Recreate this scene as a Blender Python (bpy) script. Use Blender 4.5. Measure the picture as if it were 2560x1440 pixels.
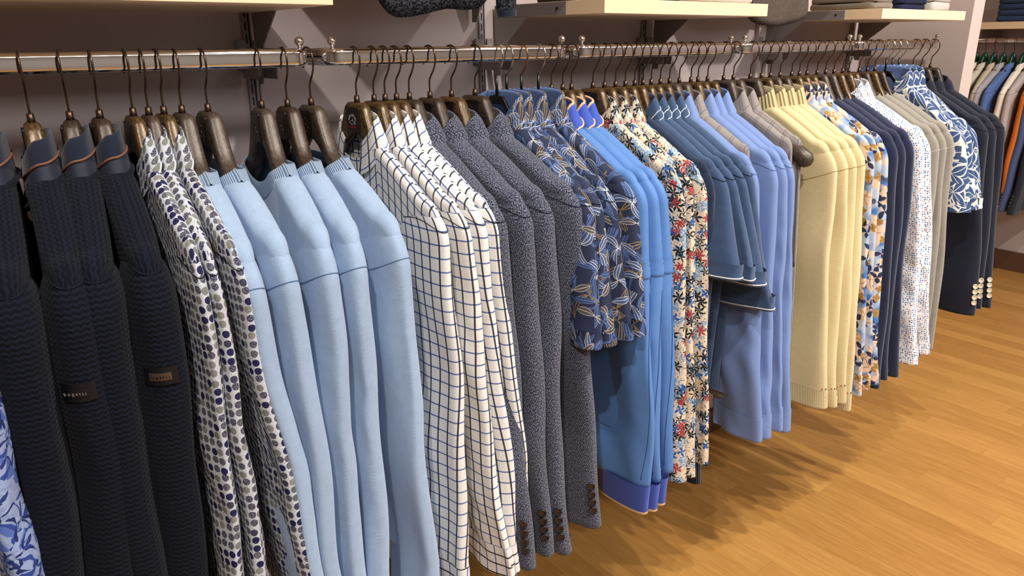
import bpy, math, random
import numpy as np
from mathutils import Matrix, Vector
pi=math.pi; rad=math.radians
S=bpy.context.scene; COL=S.collection
for o in list(bpy.data.objects): bpy.data.objects.remove(o)
# ------------------------------------------------------------------ camera
EYE=1.5; DIST=1.27; FPX=1857.0
yaw,pitch,roll=rad(37.8),rad(18.4),rad(0.53)
fw=Vector((math.sin(yaw)*math.cos(pitch),math.cos(yaw)*math.cos(pitch),-math.sin(pitch)))
r0=Vector((math.cos(yaw),-math.sin(yaw),0)); u0=r0.cross(fw)
r1=r0*math.cos(roll)-u0*math.sin(roll); u1=u0*math.cos(roll)+r0*math.sin(roll)
cd=bpy.data.cameras.new('camera'); cam=bpy.data.objects.new('camera',cd); COL.objects.link(cam)
cd.sensor_fit='HORIZONTAL'; cd.sensor_width=36; cd.lens=36*FPX/2560; cd.clip_start=0.02
M=Matrix((r1,u1,-fw)).transposed().to_4x4(); M.translation=Vector((0,-DIST,EYE)); cam.matrix_world=M
S.camera=cam
# ------------------------------------------------------------------ view + world + lights
S.view_settings.view_transform='Standard'; S.view_settings.look='None'
S.view_settings.gamma=1; S.view_settings.use_curve_mapping=False; S.view_settings.exposure=-0.08
W=bpy.data.worlds.new('world'); S.world=W; W.use_nodes=True
W.node_tree.nodes['Background'].inputs[0].default_value=(1.0,0.96,0.92,1); W.node_tree.nodes['Background'].inputs[1].default_value=0.35
def spot(x,y,z,tx,ty,tz,power,size=100,blend=.6,rad_=.025,col=(1,.95,.88)):
    l=bpy.data.lights.new('ceiling_spotlight','SPOT'); l.energy=power; l.spot_size=rad(size); l.spot_blend=blend; l.shadow_soft_size=rad_; l.color=col
    o=bpy.data.objects.new('ceiling_spotlight',l); COL.objects.link(o); o.location=(x,y,z)
    o.rotation_euler=(Vector((tx,ty,tz))-Vector((x,y,z))).to_track_quat('-Z','Y').to_euler()
def area(x,y,z,sx,sy,power,col=(.97,.98,1)):  # added soft fill below the ceiling, not a real panel fitting
    l=bpy.data.lights.new('soft_fill_light','AREA'); l.shape='RECTANGLE'; l.size=sx; l.size_y=sy; l.energy=power; l.color=col
    o=bpy.data.objects.new('soft_fill_light',l); COL.objects.link(o); o.location=(x,y,z)
SPOTS=[(-.3,-1.3,85),(1.0,-1.2,112),(2.2,-1.2,122),(3.3,-1.5,160),(4.6,-1.0,100)]
for x,y,p in SPOTS: spot(x,y,2.78,x+.12,-.1,.6,p,95)
spot(2.6,-2.6,2.78,2.4,-1.6,0,120,100)
area(0.8,-3.0,2.75,2.4,.8,75); area(3.8,-3.0,2.75,2.4,.8,45)
sm=lambda a,b,x: (lambda t:t*t*(3-2*t))(np.clip((x-a)/(b-a),0,1))
# ------------------------------------------------------------------ node helpers
def lin(r,g,b): 
    f=lambda c:(c/255/12.92) if c/255<=.04045 else ((c/255+.055)/1.055)**2.4
    return (f(r),f(g),f(b),1)
class NT:
    def __init__(s,name,rough=.9,spec=.25,metal=0,sheen=0):
        s.m=bpy.data.materials.new(name); s.m.use_nodes=True; s.t=s.m.node_tree; s.b=s.t.nodes['Principled BSDF']
        s.b.inputs['Roughness'].default_value=rough; s.b.inputs['Specular IOR Level'].default_value=spec; s.b.inputs['Metallic'].default_value=metal
        if sheen: s.b.inputs['Sheen Weight'].default_value=sheen; s.b.inputs['Sheen Roughness'].default_value=.5
    def n(s,ty,**k):
        nd=s.t.nodes.new(ty)
        for a,b in k.items(): setattr(nd,a,b)
        return nd
    def put(s,sock,v):
        if v is None: return
        if isinstance(v,bpy.types.NodeSocket): s.t.links.new(v,sock)
        else:
            if sock.type=='RGBA' and isinstance(v,(int,float)): v=(v,v,v,1)
            sock.default_value=v
    def ma(s,op,a,b=None,c=None,clamp=False):
        nd=s.n('ShaderNodeMath',operation=op,use_clamp=clamp); s.put(nd.inputs[0],a); s.put(nd.inputs[1],b); s.put(nd.inputs[2],c); return nd.outputs[0]
    def mix(s,f,a,b):
        nd=s.n('ShaderNodeMix',data_type='RGBA'); s.put(nd.inputs[0],f); s.put(nd.inputs[6],a); s.put(nd.inputs[7],b); return nd.outputs[2]
    def mapr(s,v,a,b,c=0.,d=1.):
        nd=s.n('ShaderNodeMapRange'); s.put(nd.inputs[0],v); nd.inputs[1].default_value=a; nd.inputs[2].default_value=b; nd.inputs[3].default_value=c; nd.inputs[4].default_value=d; return nd.outputs[0]
    def uv(s): return s.n('ShaderNodeUVMap',uv_map='UVMap').outputs[0]
    def obj(s): return s.n('ShaderNodeTexCoord').outputs['Object']
    def vm(s,op,a,b=None,sc=None):
        nd=s.n('ShaderNodeVectorMath',operation=op); s.put(nd.inputs[0],a)
        if b is not None: s.put(nd.inputs[1],b)
        if sc is not None: s.put(nd.inputs['Scale'],sc)
        return nd.outputs[0]
    def sep(s,v):
        nd=s.n('ShaderNodeSeparateXYZ'); s.put(nd.inputs[0],v); return nd.outputs
    def comb(s,x,y,z=0.):
        nd=s.n('ShaderNodeCombineXYZ'); s.put(nd.inputs[0],x); s.put(nd.inputs[1],y); s.put(nd.inputs[2],z); return nd.outputs[0]
    def noise(s,v,sc,det=2,rough=.5,dist=0.):
        nd=s.n('ShaderNodeTexNoise'); s.put(nd.inputs['Vector'],v); nd.inputs['Scale'].default_value=sc; nd.inputs['Detail'].default_value=det; nd.inputs['Roughness'].default_value=rough; nd.inputs['Distortion'].default_value=dist; return nd.outputs
    def vor(s,v,sc,rnd=1.):
        nd=s.n('ShaderNodeTexVoronoi',voronoi_dimensions='2D'); s.put(nd.inputs['Vector'],v); nd.inputs['Scale'].default_value=sc; nd.inputs['Randomness'].default_value=rnd; return nd.outputs
    def bump(s,h,st=.5,dist=.002):
        nd=s.n('ShaderNodeBump'); s.put(nd.inputs['Height'],h); nd.inputs['Strength'].default_value=st; nd.inputs['Distance'].default_value=dist; s.t.links.new(nd.outputs[0],s.b.inputs['Normal'])
    def col(s,c): s.put(s.b.inputs['Base Color'],c); return s.m
    def lt(s,a,b): return s.ma('LESS_THAN',a,b)
    def gt(s,a,b): return s.ma('GREATER_THAN',a,b)
    def mul(s,a,b): return s.ma('MULTIPLY',a,b)
    def petals(s,uv,sc,n,L,a,off=(0,0,0),rnd=1.):
        """radial leaves: returns inside-distance d, along x, across y, cell colour"""
        v=s.vm('ADD',s.vm('SCALE',uv,sc=sc),off); vo=s.vor(v,1.,rnd); p=s.vm('SUBTRACT',v,vo['Position'])
        c=s.sep(vo['Color']); x,y,_=s.sep(p)
        r=s.ma('SQRT',s.ma('ADD',s.mul(x,x),s.mul(y,y))); ph=s.ma('ARCTAN2',y,x)
        ph=s.ma('ADD',ph,s.ma('ADD',s.mul(c[0],6.283),s.mul(r,s.ma('SUBTRACT',s.mul(c[2],3.),1.5))))
        k=2*pi/n; fr=s.ma('SUBTRACT',s.mul(s.ma('FRACT',s.ma('ADD',s.ma('DIVIDE',ph,k),20.)),k),k/2)
        px=s.mul(r,s.ma('COSINE',fr)); py=s.ma('ABSOLUTE',s.mul(r,s.ma('SINE',fr)))
        Lc=s.ma('ADD',L*.75,s.mul(c[1],L*.4)); q=s.ma('DIVIDE',px,Lc)
        h=s.mul(s.mul(q,s.ma('SUBTRACT',1.,q)),a*4)
        return s.ma('SUBTRACT',h,py),px,py,c
# ------------------------------------------------------------------ materials
MT={}
def plain(name,c,rough=.85,spec=.25,metal=0,nz=0,nsc=300,bst=.15,sheen=0):
    k=NT(name,rough,spec,metal,sheen)
    if nz:
        o=k.uv() if nz>0 and sheen else k.obj(); n=k.noise(o,nsc,3,.6)['Fac']; nz=abs(nz)
        cc=k.mix(k.mapr(n,.3,.7),tuple(x*(1-nz) for x in c[:3])+(1,),tuple(min(1,x*(1+nz)) for x in c[:3])+(1,)); k.col(cc); k.bump(n,bst,.001)
    else: k.col(c)
    MT[name]=k.m; return k.m
def m_quilt():
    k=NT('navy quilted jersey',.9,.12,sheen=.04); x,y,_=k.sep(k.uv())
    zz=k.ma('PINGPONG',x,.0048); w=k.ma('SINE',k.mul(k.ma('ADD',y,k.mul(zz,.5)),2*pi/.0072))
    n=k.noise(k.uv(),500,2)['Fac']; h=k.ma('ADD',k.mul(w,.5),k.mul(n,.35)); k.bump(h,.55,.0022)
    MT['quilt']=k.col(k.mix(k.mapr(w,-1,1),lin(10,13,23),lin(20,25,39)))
def m_dots():
    k=NT('white shirt cotton with round dots',.85,.25); u=k.uv()
    v=k.vor(u,76,.26); d=v['Distance']; c=k.sep(v['Color']); n=k.noise(k.uv(),900,2)['Fac']
    dc=k.mix(k.gt(c[0],.62),lin(34,35,76),k.mix(k.gt(c[0],.8),lin(62,64,82),lin(124,126,120)))
    dc=k.mix(k.mul(k.gt(n,.55),k.gt(c[1],.4)),dc,lin(160,158,150))
    base=k.mix(k.mapr(n,.42,.6),lin(222,226,234),lin(156,160,168)); 
    MT['dots']=k.col(k.mix(k.lt(k.ma('ADD',d,k.mul(n,.06)),.44),base,dc))
def m_knit(key,name,c,stripe=.0014,var=.12,bst=.35,sheen=.3,heather=0):
    k=NT(name,.95,.12,sheen=sheen); u=k.uv(); x,y,_=k.sep(u); n=k.noise(u,700,2,.6)['Fac']; n2=k.noise(u,60,3)['Fac']
    w=k.ma('SINE',k.mul(y,2*pi/stripe)); k.bump(k.ma('ADD',k.mul(w,.5),k.mul(n,.8)),bst,.0012)
    f=k.mapr(k.ma('ADD',k.mul(n,.7),k.mul(n2,.3)),.35,.65); cc=k.mix(f,tuple(a*(1-var) for a in c[:3])+(1,),tuple(min(1,a*(1+var)) for a in c[:3])+(1,))
    MT[key]=k.col(cc)
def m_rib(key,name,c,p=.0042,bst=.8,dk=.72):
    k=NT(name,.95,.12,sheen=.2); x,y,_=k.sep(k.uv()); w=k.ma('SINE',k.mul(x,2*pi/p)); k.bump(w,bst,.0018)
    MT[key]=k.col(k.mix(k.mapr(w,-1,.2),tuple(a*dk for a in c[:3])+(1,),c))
def m_check(key,swap):
    k=NT('cream cotton with window check',.8,.3); u=k.uv(); x,y,_=k.sep(u)
    if swap: x,y=y,x
    P=.0225
    fx=k.ma('PINGPONG',x,P/2); fy=k.ma('PINGPONG',k.ma('ADD',y,.004),P/2); n=k.noise(k.uv(),300,2)['Fac']
    c=k.mix(k.mapr(n,.3,.7),lin(236,235,233),lin(224,222,218)); c=k.mix(k.mul(k.lt(fy,.0013),.95),c,lin(72,98,160)); c=k.mix(k.mul(k.lt(fx,.0017),.95),c,lin(22,24,38))
    k.bump(n,.15,.001); MT[key]=k.col(c)
def m_weave(key,name,a,b,sc=420,th=.5):
    k=NT(name,.95,.12,sheen=.2); u=k.uv(); x,y,_=k.sep(u); v=k.comb(k.mul(x,1.),k.mul(y,.6)); n=k.noise(v,sc,2,.7)['Fac']; w=k.ma('SINE',k.mul(k.ma('ADD',x,k.mul(y,.5)),2*pi/.0042))
    f=k.mapr(k.ma('ADD',n,k.mul(w,.035)),th-.06,th+.06); k.bump(f,.4,.001); MT[key]=k.col(k.mix(f,a,b))
def m_palm():
    k=NT('navy cotton with tropical leaf print',.75,.3); u=k.uv(); u=k.vm('ADD',u,k.vm('SCALE',k.noise(u,16,1)['Color'],sc=.016)); c=lin(38,46,72)
    for i,(sc,n,L,a,off,c1,c2,th) in enumerate([(13,5,.7,.035,(3,1,0),lin(86,112,166),lin(44,54,84),.05),(12,3,.75,.07,(0,0,0),lin(168,132,70),lin(42,50,76),.3),(14,4,.75,.085,(7,4,0),lin(104,130,184),lin(60,82,130),.1),(15,3,.72,.10,(2,9,0),lin(226,222,212),lin(84,108,158),.1),(17,2,.70,.12,(5,2,0),lin(216,212,204),lin(104,96,88),.5)]):
        d,px,py,cc=k.petals(u,sc,n,L,a,off); s=k.ma('SINE',k.mul(k.ma('ADD',px,k.mul(py,-1.2)),110.))
        inn=k.mix(k.gt(s,.3),c2,lin(38,44,68)); inn=k.mix(k.lt(py,.008),inn,c1)
        lf=k.mix(k.lt(d,.020),inn,lin(38,46,72)); lf=k.mix(k.lt(d,.013),lf,c1); m=k.mul(k.gt(d,0.),k.gt(cc[2],th)); c=k.mix(m,c,lf)
    MT['palm']=k.col(c)
def m_floral():
    k=NT('cream cotton with small flower print',.8,.25); u=k.uv(); n=k.noise(u,260,3,.65)['Fac']; n2=k.noise(u,30,3)['Fac']; n3=k.noise(k.vm('ADD',u,(5,2,0)),34,3)['Fac']
    c=k.mix(k.gt(n,.585),lin(222,204,182),lin(46,46,46)); c=k.mix(k.mul(k.gt(n2,.54),k.gt(n,.47)),c,lin(104,150,188)); c=k.mix(k.gt(n3,.60),c,lin(220,202,178))
    for sc,nn,L,a,off,th,cl in [(44,5,.6,.08,(2,6,0),.55,lin(46,50,50)),(36,6,.6,.09,(5,2,0),.5,lin(24,34,42)),(40,4,.55,.12,(9,3,0),.72,lin(48,92,156)),(34,6,.52,.085,(4,8,0),.76,lin(160,66,66))]:
        d,px,py,cc=k.petals(u,sc,nn,L,a,off); c=k.mix(k.mul(k.gt(k.ma('ADD',d,k.ma('SUBTRACT',k.mul(n,.08),.04)),0.),k.gt(cc[2],th)),c,cl)
    MT['floral']=k.col(c)
def m_bigleaf():
    k=NT('off-white linen with large blue leaves',.8,.25); u=k.uv(); u=k.vm('ADD',u,k.vm('SCALE',k.noise(u,13,1)['Color'],sc=.02)); n=k.noise(u,220,2)['Fac']; base=k.mix(n,lin(228,222,212),lin(208,202,192)); c=base
    blue=k.mix(k.mapr(n,.3,.7),lin(46,66,104),lin(64,88,130))
    for sc,nn,L,a,off in [(10,3,.85,.22,(3,5,0)),(9,3,.9,.2,(6,3,0)),(11,2,.8,.24,(2,8,0)),(12,4,.75,.16,(9,1,0))]:
        d,px,py,cc=k.petals(u,sc,nn,L,a,off); lf=k.mix(k.lt(py,.011),blue,base); on=k.gt(cc[2],.12); c=k.mix(k.mul(on,k.gt(d,-.05)),c,base); c=k.mix(k.mul(on,k.gt(d,0.)),c,lf)
    MT['bigleaf']=k.col(c)
def m_blueflo():
    k=NT('pale blue cotton with peach and navy flowers',.75,.3); u=k.uv(); u=k.vm('ADD',u,k.vm('SCALE',k.noise(u,20,1)['Color'],sc=.012)); n=k.noise(u,16,2)['Fac']; n2=k.noise(k.vm('ADD',u,(3,1,0)),20,2)['Fac']
    c=k.mix(k.mapr(n,.45,.62),lin(172,186,204),lin(66,112,170)); c=k.mix(k.mapr(n2,.50,.58),c,lin(218,190,164)); c=k.mix(k.mapr(n2,.36,.30),c,lin(70,76,104))
    for sc,nn,L,a,off,th,c1,c2 in [(20,4,.65,.22,(2,3,0),.6,lin(214,184,158),lin(150,110,84)),(24,3,.65,.17,(6,1,0),.45,lin(44,50,80),lin(30,34,58)),(34,4,.5,.2,(1,7,0),.75,lin(168,130,66),lin(90,74,60))]:
        d,px,py,cc=k.petals(u,sc,nn,L,a,off); c=k.mix(k.mul(k.gt(d,0.),k.gt(cc[2],th)),c,k.mix(k.gt(py,.02),c2,c1))
    MT['blueflo']=k.col(c)
def m_brush():
    k=NT('light blue cotton with brushed leaf strokes',.8,.25); u=k.uv(); u=k.vm('ADD',u,k.vm('SCALE',k.noise(u,28,1)['Color'],sc=.03)); n=k.noise(u,150,2)['Fac']
    c=k.mix(k.mapr(n,.35,.65),lin(160,178,214),lin(132,152,198))
    for sc,nn,L,a,off,cl,th in [(22,3,.8,.16,(0,0,0),lin(84,112,186),.1),(26,3,.8,.08,(4,7,0),lin(44,58,122),.1),(30,3,.8,.09,(8,2,0),lin(52,74,150),.2),(30,2,.8,.12,(1,4,0),lin(150,170,212),.4),(34,3,.8,.07,(3,3,0),lin(36,48,104),.3)]:
        d,px,py,cc=k.petals(u,sc,nn,L,a,off); c=k.mix(k.mul(k.gt(k.ma('ADD',d,k.ma('SUBTRACT',k.mul(n,.08),.04)),0.),k.gt(cc[2],th)),c,cl)
    MT['brush']=k.col(c)
def m_tiny():
    k=NT('white cotton with tiny dots',.8,.3); u=k.uv(); v=k.vor(u,150,.55); c=k.sep(v['Color']); dc=k.mix(k.gt(c[0],.5),lin(70,92,150),k.mix(k.gt(c[0],.75),lin(120,170,210),lin(190,140,120)))
    MT['tiny']=k.col(k.mix(k.mul(k.lt(v['Distance'],.3),k.gt(c[1],.2)),lin(236,237,240),dc))
def m_glen():
    k=NT('grey checked wool',.9,.15); x,y,_=k.sep(k.uv()); n=k.noise(k.uv(),500,2)['Fac']; c=k.mix(n,lin(160,152,148),lin(128,122,120))
    fx=k.ma('PINGPONG',x,.021); fy=k.ma('PINGPONG',y,.024); f2=k.ma('PINGPONG',k.ma('ADD',x,.006),.021)
    c=k.mix(k.mul(k.ma('MAXIMUM',k.lt(fx,.001),k.ma('MAXIMUM',k.lt(fy,.001),k.lt(f2,.0008))),.7),c,lin(88,82,84)); MT['glen']=k.col(c)
def m_hound():
    k=NT('dark houndstooth knit',.95,.1); v=k.vor(k.obj(),260,.6); d=v['Distance']; n=k.noise(k.obj(),260,1)['Fac']; k.bump(n,.8,.003); MT['hound']=k.col(k.mix(k.gt(n,.5),lin(24,26,31),lin(62,64,70)))
def m_floor():
    k=NT('oiled oak strip floor',.42,.45); o=k.obj(); x,y,_=k.sep(o); P=.088
    xi=k.ma('FLOOR',k.ma('DIVIDE',x,P)); wn=k.n('ShaderNodeTexWhiteNoise',noise_dimensions='1D'); k.put(wn.inputs['W'],xi); off=k.mul(wn.outputs['Value'],3.1)
    yy=k.ma('DIVIDE',k.ma('ADD',y,off),1.15); yi=k.ma('FLOOR',yy); w2=k.n('ShaderNodeTexWhiteNoise',noise_dimensions='2D'); k.put(w2.inputs['Vector'],k.comb(xi,yi)); r=w2.outputs['Value']
    gv=k.comb(k.ma('ADD',k.mul(x,14.),k.mul(r,40.)),k.mul(y,1.4),k.mul(r,9.)); g=k.noise(gv,3.,5,.62,.9)['Fac']; fine=k.noise(k.comb(k.mul(x,160.),k.mul(y,9.),r),1.,3,.7)['Fac']
    c=k.mix(k.mapr(r,0,1),lin(162,114,55),lin(184,135,70)); c=k.mix(k.mapr(g,.35,.7,0,.35),c,lin(138,92,42)); c=k.mix(k.mapr(fine,.45,.75,0,.25),c,lin(214,166,100))
    ex=k.ma('PINGPONG',x,P/2); ey=k.mul(k.ma('PINGPONG',yy,.5),1.15); e=k.ma('MINIMUM',k.ma('MULTIPLY',ex,1.),ey); c=k.mix(k.mul(k.lt(e,.0006),.45),c,lin(96,62,28))
    k.put(k.b.inputs['Roughness'],k.mapr(fine,.3,.7,.34,.5)); k.bump(fine,.08,.001); MT['floor']=k.col(c)
def m_brown(key,a,b,rough=.38):
    k=NT('bronze brown moulded hanger '+key,rough,.5); o=k.obj(); n=k.noise(k.vm('MULTIPLY',o,(60,14,40)),6.,3,.6)['Fac']; k.bump(k.noise(o,900,2)['Fac'],.12,.0006); MT[key]=k.col(k.mix(k.mapr(n,.35,.65),a,b))
    k.b.inputs['Metallic'].default_value=.25
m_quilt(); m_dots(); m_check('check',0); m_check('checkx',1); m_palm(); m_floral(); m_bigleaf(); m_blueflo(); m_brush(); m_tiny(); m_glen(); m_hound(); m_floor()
m_weave('weave','navy and white micro weave wool',lin(34,37,54),lin(132,136,154),560,.54)
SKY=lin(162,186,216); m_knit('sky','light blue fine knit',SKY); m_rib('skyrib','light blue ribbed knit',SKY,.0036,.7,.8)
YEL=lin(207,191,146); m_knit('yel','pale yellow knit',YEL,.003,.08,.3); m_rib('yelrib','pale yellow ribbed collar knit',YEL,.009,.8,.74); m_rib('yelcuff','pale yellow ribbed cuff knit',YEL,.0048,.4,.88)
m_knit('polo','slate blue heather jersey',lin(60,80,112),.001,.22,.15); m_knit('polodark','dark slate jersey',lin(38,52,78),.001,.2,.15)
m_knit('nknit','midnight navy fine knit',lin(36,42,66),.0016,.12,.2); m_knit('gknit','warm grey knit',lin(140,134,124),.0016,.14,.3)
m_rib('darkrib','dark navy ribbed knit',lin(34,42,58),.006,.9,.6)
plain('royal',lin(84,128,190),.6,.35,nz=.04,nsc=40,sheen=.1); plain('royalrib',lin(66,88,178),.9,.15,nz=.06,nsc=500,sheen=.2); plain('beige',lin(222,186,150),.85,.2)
plain('peri',lin(114,138,188),.7,.3,nz=.03,nsc=60,sheen=.1); plain('lining',lin(112,138,190),.6,.35); plain('navyplain',lin(25,32,50),.85,.2,nz=.1,nsc=600,sheen=.2)
plain('collarpanel',lin(34,38,54),.6,.3,nz=.05,nsc=500,sheen=.1); plain('piping',lin(122,82,62),.6,.3); plain('suit',lin(24,28,44),.85,.2,nz=.1,nsc=600,sheen=.2)
plain('tipping',lin(226,228,228),.8,.2); plain('seam',lin(28,32,44),.9,.1); plain('seamblue',lin(104,134,170),.9,.1); plain('seamyel',lin(160,144,96),.9,.1); plain('seamlt',lin(196,194,188),.9,.1)
plain('seamroyal',lin(50,88,150),.8,.2)
plain('leather',lin(14,16,22),.45,.4,nz=.1,nsc=400); plain('plate',lin(128,112,100),.32,.5,.85); plain('platedark',lin(58,58,62),.35,.5,.85)
plain('chrome',(.82,.81,.79,1),.07,.5,1); plain('hookbrown',lin(84,66,54),.3,.5,.85); plain('plaid',lin(84,74,68),.95,.1,nz=-.25,nsc=200,bst=.3); plain('hooksilver',lin(190,184,170),.25,.5,1); plain('hookbronze',lin(160,118,70),.3,.5,1)
m_brown('brown',lin(46,34,27),lin(76,60,47)); m_brown('bronze',lin(60,43,25),lin(108,84,52),.32); m_brown('brownlite',lin(62,50,42),lin(88,76,65),.4); m_brown('blackbrown',lin(28,20,17),lin(40,30,25),.35)
plain('plaque',lin(30,22,20),.35,.5); plain('blackplastic',lin(14,14,15),.3,.5); plain('green',lin(18,58,42),.3,.5); plain('red',lin(186,34,30),.6,.3); plain('inkwhite',lin(200,200,200),.6,.3)
plain('buttondark',lin(38,34,34),.25,.6); plain('buttoncream',lin(214,200,176),.35,.5)
plain('wall',lin(190,176,174),.75,.3,nz=-.03,nsc=8,bst=.0); plain('partition',lin(198,182,176),.6,.35); plain('shelf',lin(244,216,178),.5,.35); plain('bracket',lin(140,130,128),.5,.4); plain('slot',lin(30,26,26),.5,.3)
plain('ceiling',lin(225,222,215),.9,.2); plain('backwall',lin(176,173,170),.9,.2); plain('plinth',lin(92,64,44),.6,.3); plain('lightface',lin(255,255,250),.5)
for kx,c in dict(creamj=(224,216,200),creamk=(206,198,178),beigej=(196,180,160),greymel=(168,164,168),denim=(84,110,166),whitej=(232,222,206),lgrey=(180,168,166),orange=(206,112,42),denim2=(74,88,130),darkd=(40,42,56),jeans=(52,70,104),bluegrey=(92,112,150)).items(): plain(kx,lin(*c),.9,.15,nz=.1,nsc=300,sheen=.15)
plain('foldgrey',lin(186,182,174),.95,.1,nz=-.15,nsc=300,bst=.4); plain('foldnavy',lin(34,38,62),.95,.1,nz=-.12,nsc=300,bst=.3); plain('foldwhite',lin(176,173,170),.95,.1,nz=-.08,nsc=250,bst=.4); plain('folddark',lin(48,48,54),.95,.1,nz=-.3,nsc=300,bst=.5); plain('foldtaupe',lin(122,112,102),.95,.1,nz=-.15,nsc=260,bst=.3)
# ------------------------------------------------------------------ mesh helpers
def mesh_obj(name,V,Fc,mat,parent=None,uvs=None,smooth=True,loc=None):
    me=bpy.data.meshes.new(name); me.from_pydata([tuple(map(float,v)) for v in V],[],[tuple(map(int,f)) for f in Fc]); 
    if uvs is not None:
        l=me.uv_layers.new(name='UVMap'); idx=np.zeros(len(me.loops),dtype=np.int32); me.loops.foreach_get('vertex_index',idx)
        l.data.foreach_set('uv',np.asarray(uvs,dtype=np.float32)[idx].ravel())
    if smooth: me.polygons.foreach_set('use_smooth',[True]*len(me.polygons))
    me.materials.append(MT[mat]); me.update()
    o=bpy.data.objects.new(name,me); COL.objects.link(o)
    if parent: o.parent=parent
    if loc is not None: o.location=loc
    return o
def gridf(R,C,closed,base=0,flip=False):
    F=[]; n=C if closed else C-1
    for i in range(R-1):
        for j in range(n):
            a=base+i*C+j; b=base+i*C+(j+1)%C; q=(a,b,b+C,a+C) if not closed or j<C-1 else (a,b,b+C,a+C)
            F.append(q[::-1] if flip else q)
    return F
def grid(name,P,mat,parent=None,UV=None,closed=False,flip=False):
    R,C=P.shape[:2]
    if closed and UV is not None:   # duplicate the seam column so uvs do not wrap
        P=np.concatenate([P,P[:,:1]],1); C+=1; closed=False
        if UV.shape[1]<C: UV=np.concatenate([UV,UV[:,-1:]+ (UV[:,-1:]-UV[:,-2:-1])],1)
    return mesh_obj(name,P.reshape(-1,3),gridf(R,C,closed,0,flip),mat,parent,None if UV is None else UV.reshape(-1,2))
class MB:
    def __init__(s): s.V=[]; s.F=[]
    def add(s,V,F): b=len(s.V); s.V+=[tuple(v) for v in V]; s.F+=[tuple(i+b for i in f) for f in F]; return s
    def box(s,x0,x1,y0,y1,z0,z1,bev=0):
        b=min(bev,(x1-x0)/2.01,(y1-y0)/2.01,(z1-z0)/2.01)
        if b<=0: return s.add([(x0,y0,z0),(x1,y0,z0),(x1,y1,z0),(x0,y1,z0),(x0,y0,z1),(x1,y0,z1),(x1,y1,z1),(x0,y1,z1)],[(0,3,2,1),(4,5,6,7),(0,1,5,4),(1,2,6,5),(2,3,7,6),(3,0,4,7)])
        import bmesh
        bm=bmesh.new(); bmesh.ops.create_cube(bm,size=1); 
        for v in bm.verts: v.co=Vector(((x0+x1)/2+v.co.x*(x1-x0),(y0+y1)/2+v.co.y*(y1-y0),(z0+z1)/2+v.co.z*(z1-z0)))
        bmesh.ops.bevel(bm,geom=list(bm.edges),offset=b,segments=2,affect='EDGES',profile=.5)
        bm.verts.ensure_lookup_table(); s.add([v.co[:] for v in bm.verts],[[v.index for v in f.verts] for f in bm.faces]); bm.free(); return s
    def tube(s,path,r,n=10,cap=True,sec=None):
        path=np.asarray(path,float); m=len(path); T=np.gradient(path,axis=0); T/=np.linalg.norm(T,axis=1)[:,None]
        ref=np.array([1.,0,0]) if abs(T[:,0]).max()<.9 else np.array([0,0,1.]); 
        rr=np.broadcast_to(np.asarray(r,float),(m,)); V=[]
        for i in range(m):
            u=ref-T[i]*(ref@T[i]); u/=np.linalg.norm(u); w=np.cross(T[i],u)
            for j in range(n):
                a=2*pi*j/n
                V.append(path[i]+(u*math.cos(a)+w*math.sin(a))*rr[i])
        F=gridf(m,n,True); 
        if cap: F.append(tuple(range(n))[::-1]); F.append(tuple(range((m-1)*n,m*n)))
        return s.add(V,F)
    def sphere(s,c,r,n=14,m=10,sc=(1,1,1)):
        V=[];
        for i in range(m+1):
            a=pi*i/m
            for j in range(n): b=2*pi*j/n; V.append((c[0]+r*sc[0]*math.sin(a)*math.cos(b),c[1]+r*sc[1]*math.sin(a)*math.sin(b),c[2]+r*sc[2]*math.cos(a)))
        return s.add(V,gridf(m+1,n,True,0,True))
    def build(s,name,mat,parent=None,smooth=False,uvs=None):
        o=mesh_obj(name,s.V,s.F,mat,parent,uvs,smooth); return o
def tag(o,label,cat,group=None,kind=None):
    if label: o['label']=label
    if cat: o['category']=cat
    if group: o['group']=group
    if kind: o['kind']=kind
    return o
def empty(name,loc,rz=0.):
    o=bpy.data.objects.new(name,None); COL.objects.link(o); o.location=loc; o.rotation_euler=(0,0,rz); o.empty_display_size=.05; return o
def struct(name,mb,mat): o=mb.build(name,mat); o['kind']='structure'; return o
def text_mesh(name,body,size,mat,parent,matrix,arc=None,ext=.0002):
    c=bpy.data.curves.new(name,'FONT'); c.body=body; c.size=size; c.extrude=ext; c.align_x='CENTER'; c.align_y='CENTER'; c.resolution_u=2
    t=bpy.data.objects.new(name,c); COL.objects.link(t); dg=bpy.context.evaluated_depsgraph_get(); me=bpy.data.meshes.new_from_object(t.evaluated_get(dg)); bpy.data.objects.remove(t)
    if arc:
        for v in me.vertices:
            a=v.co.x/arc; rr=arc+v.co.y; v.co.x=math.sin(a)*rr; v.co.y=math.cos(a)*rr
    me.transform(matrix); me.materials.clear(); me.materials.append(MT[mat]); o=bpy.data.objects.new(name,me); COL.objects.link(o); o.parent=parent; return o
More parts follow.
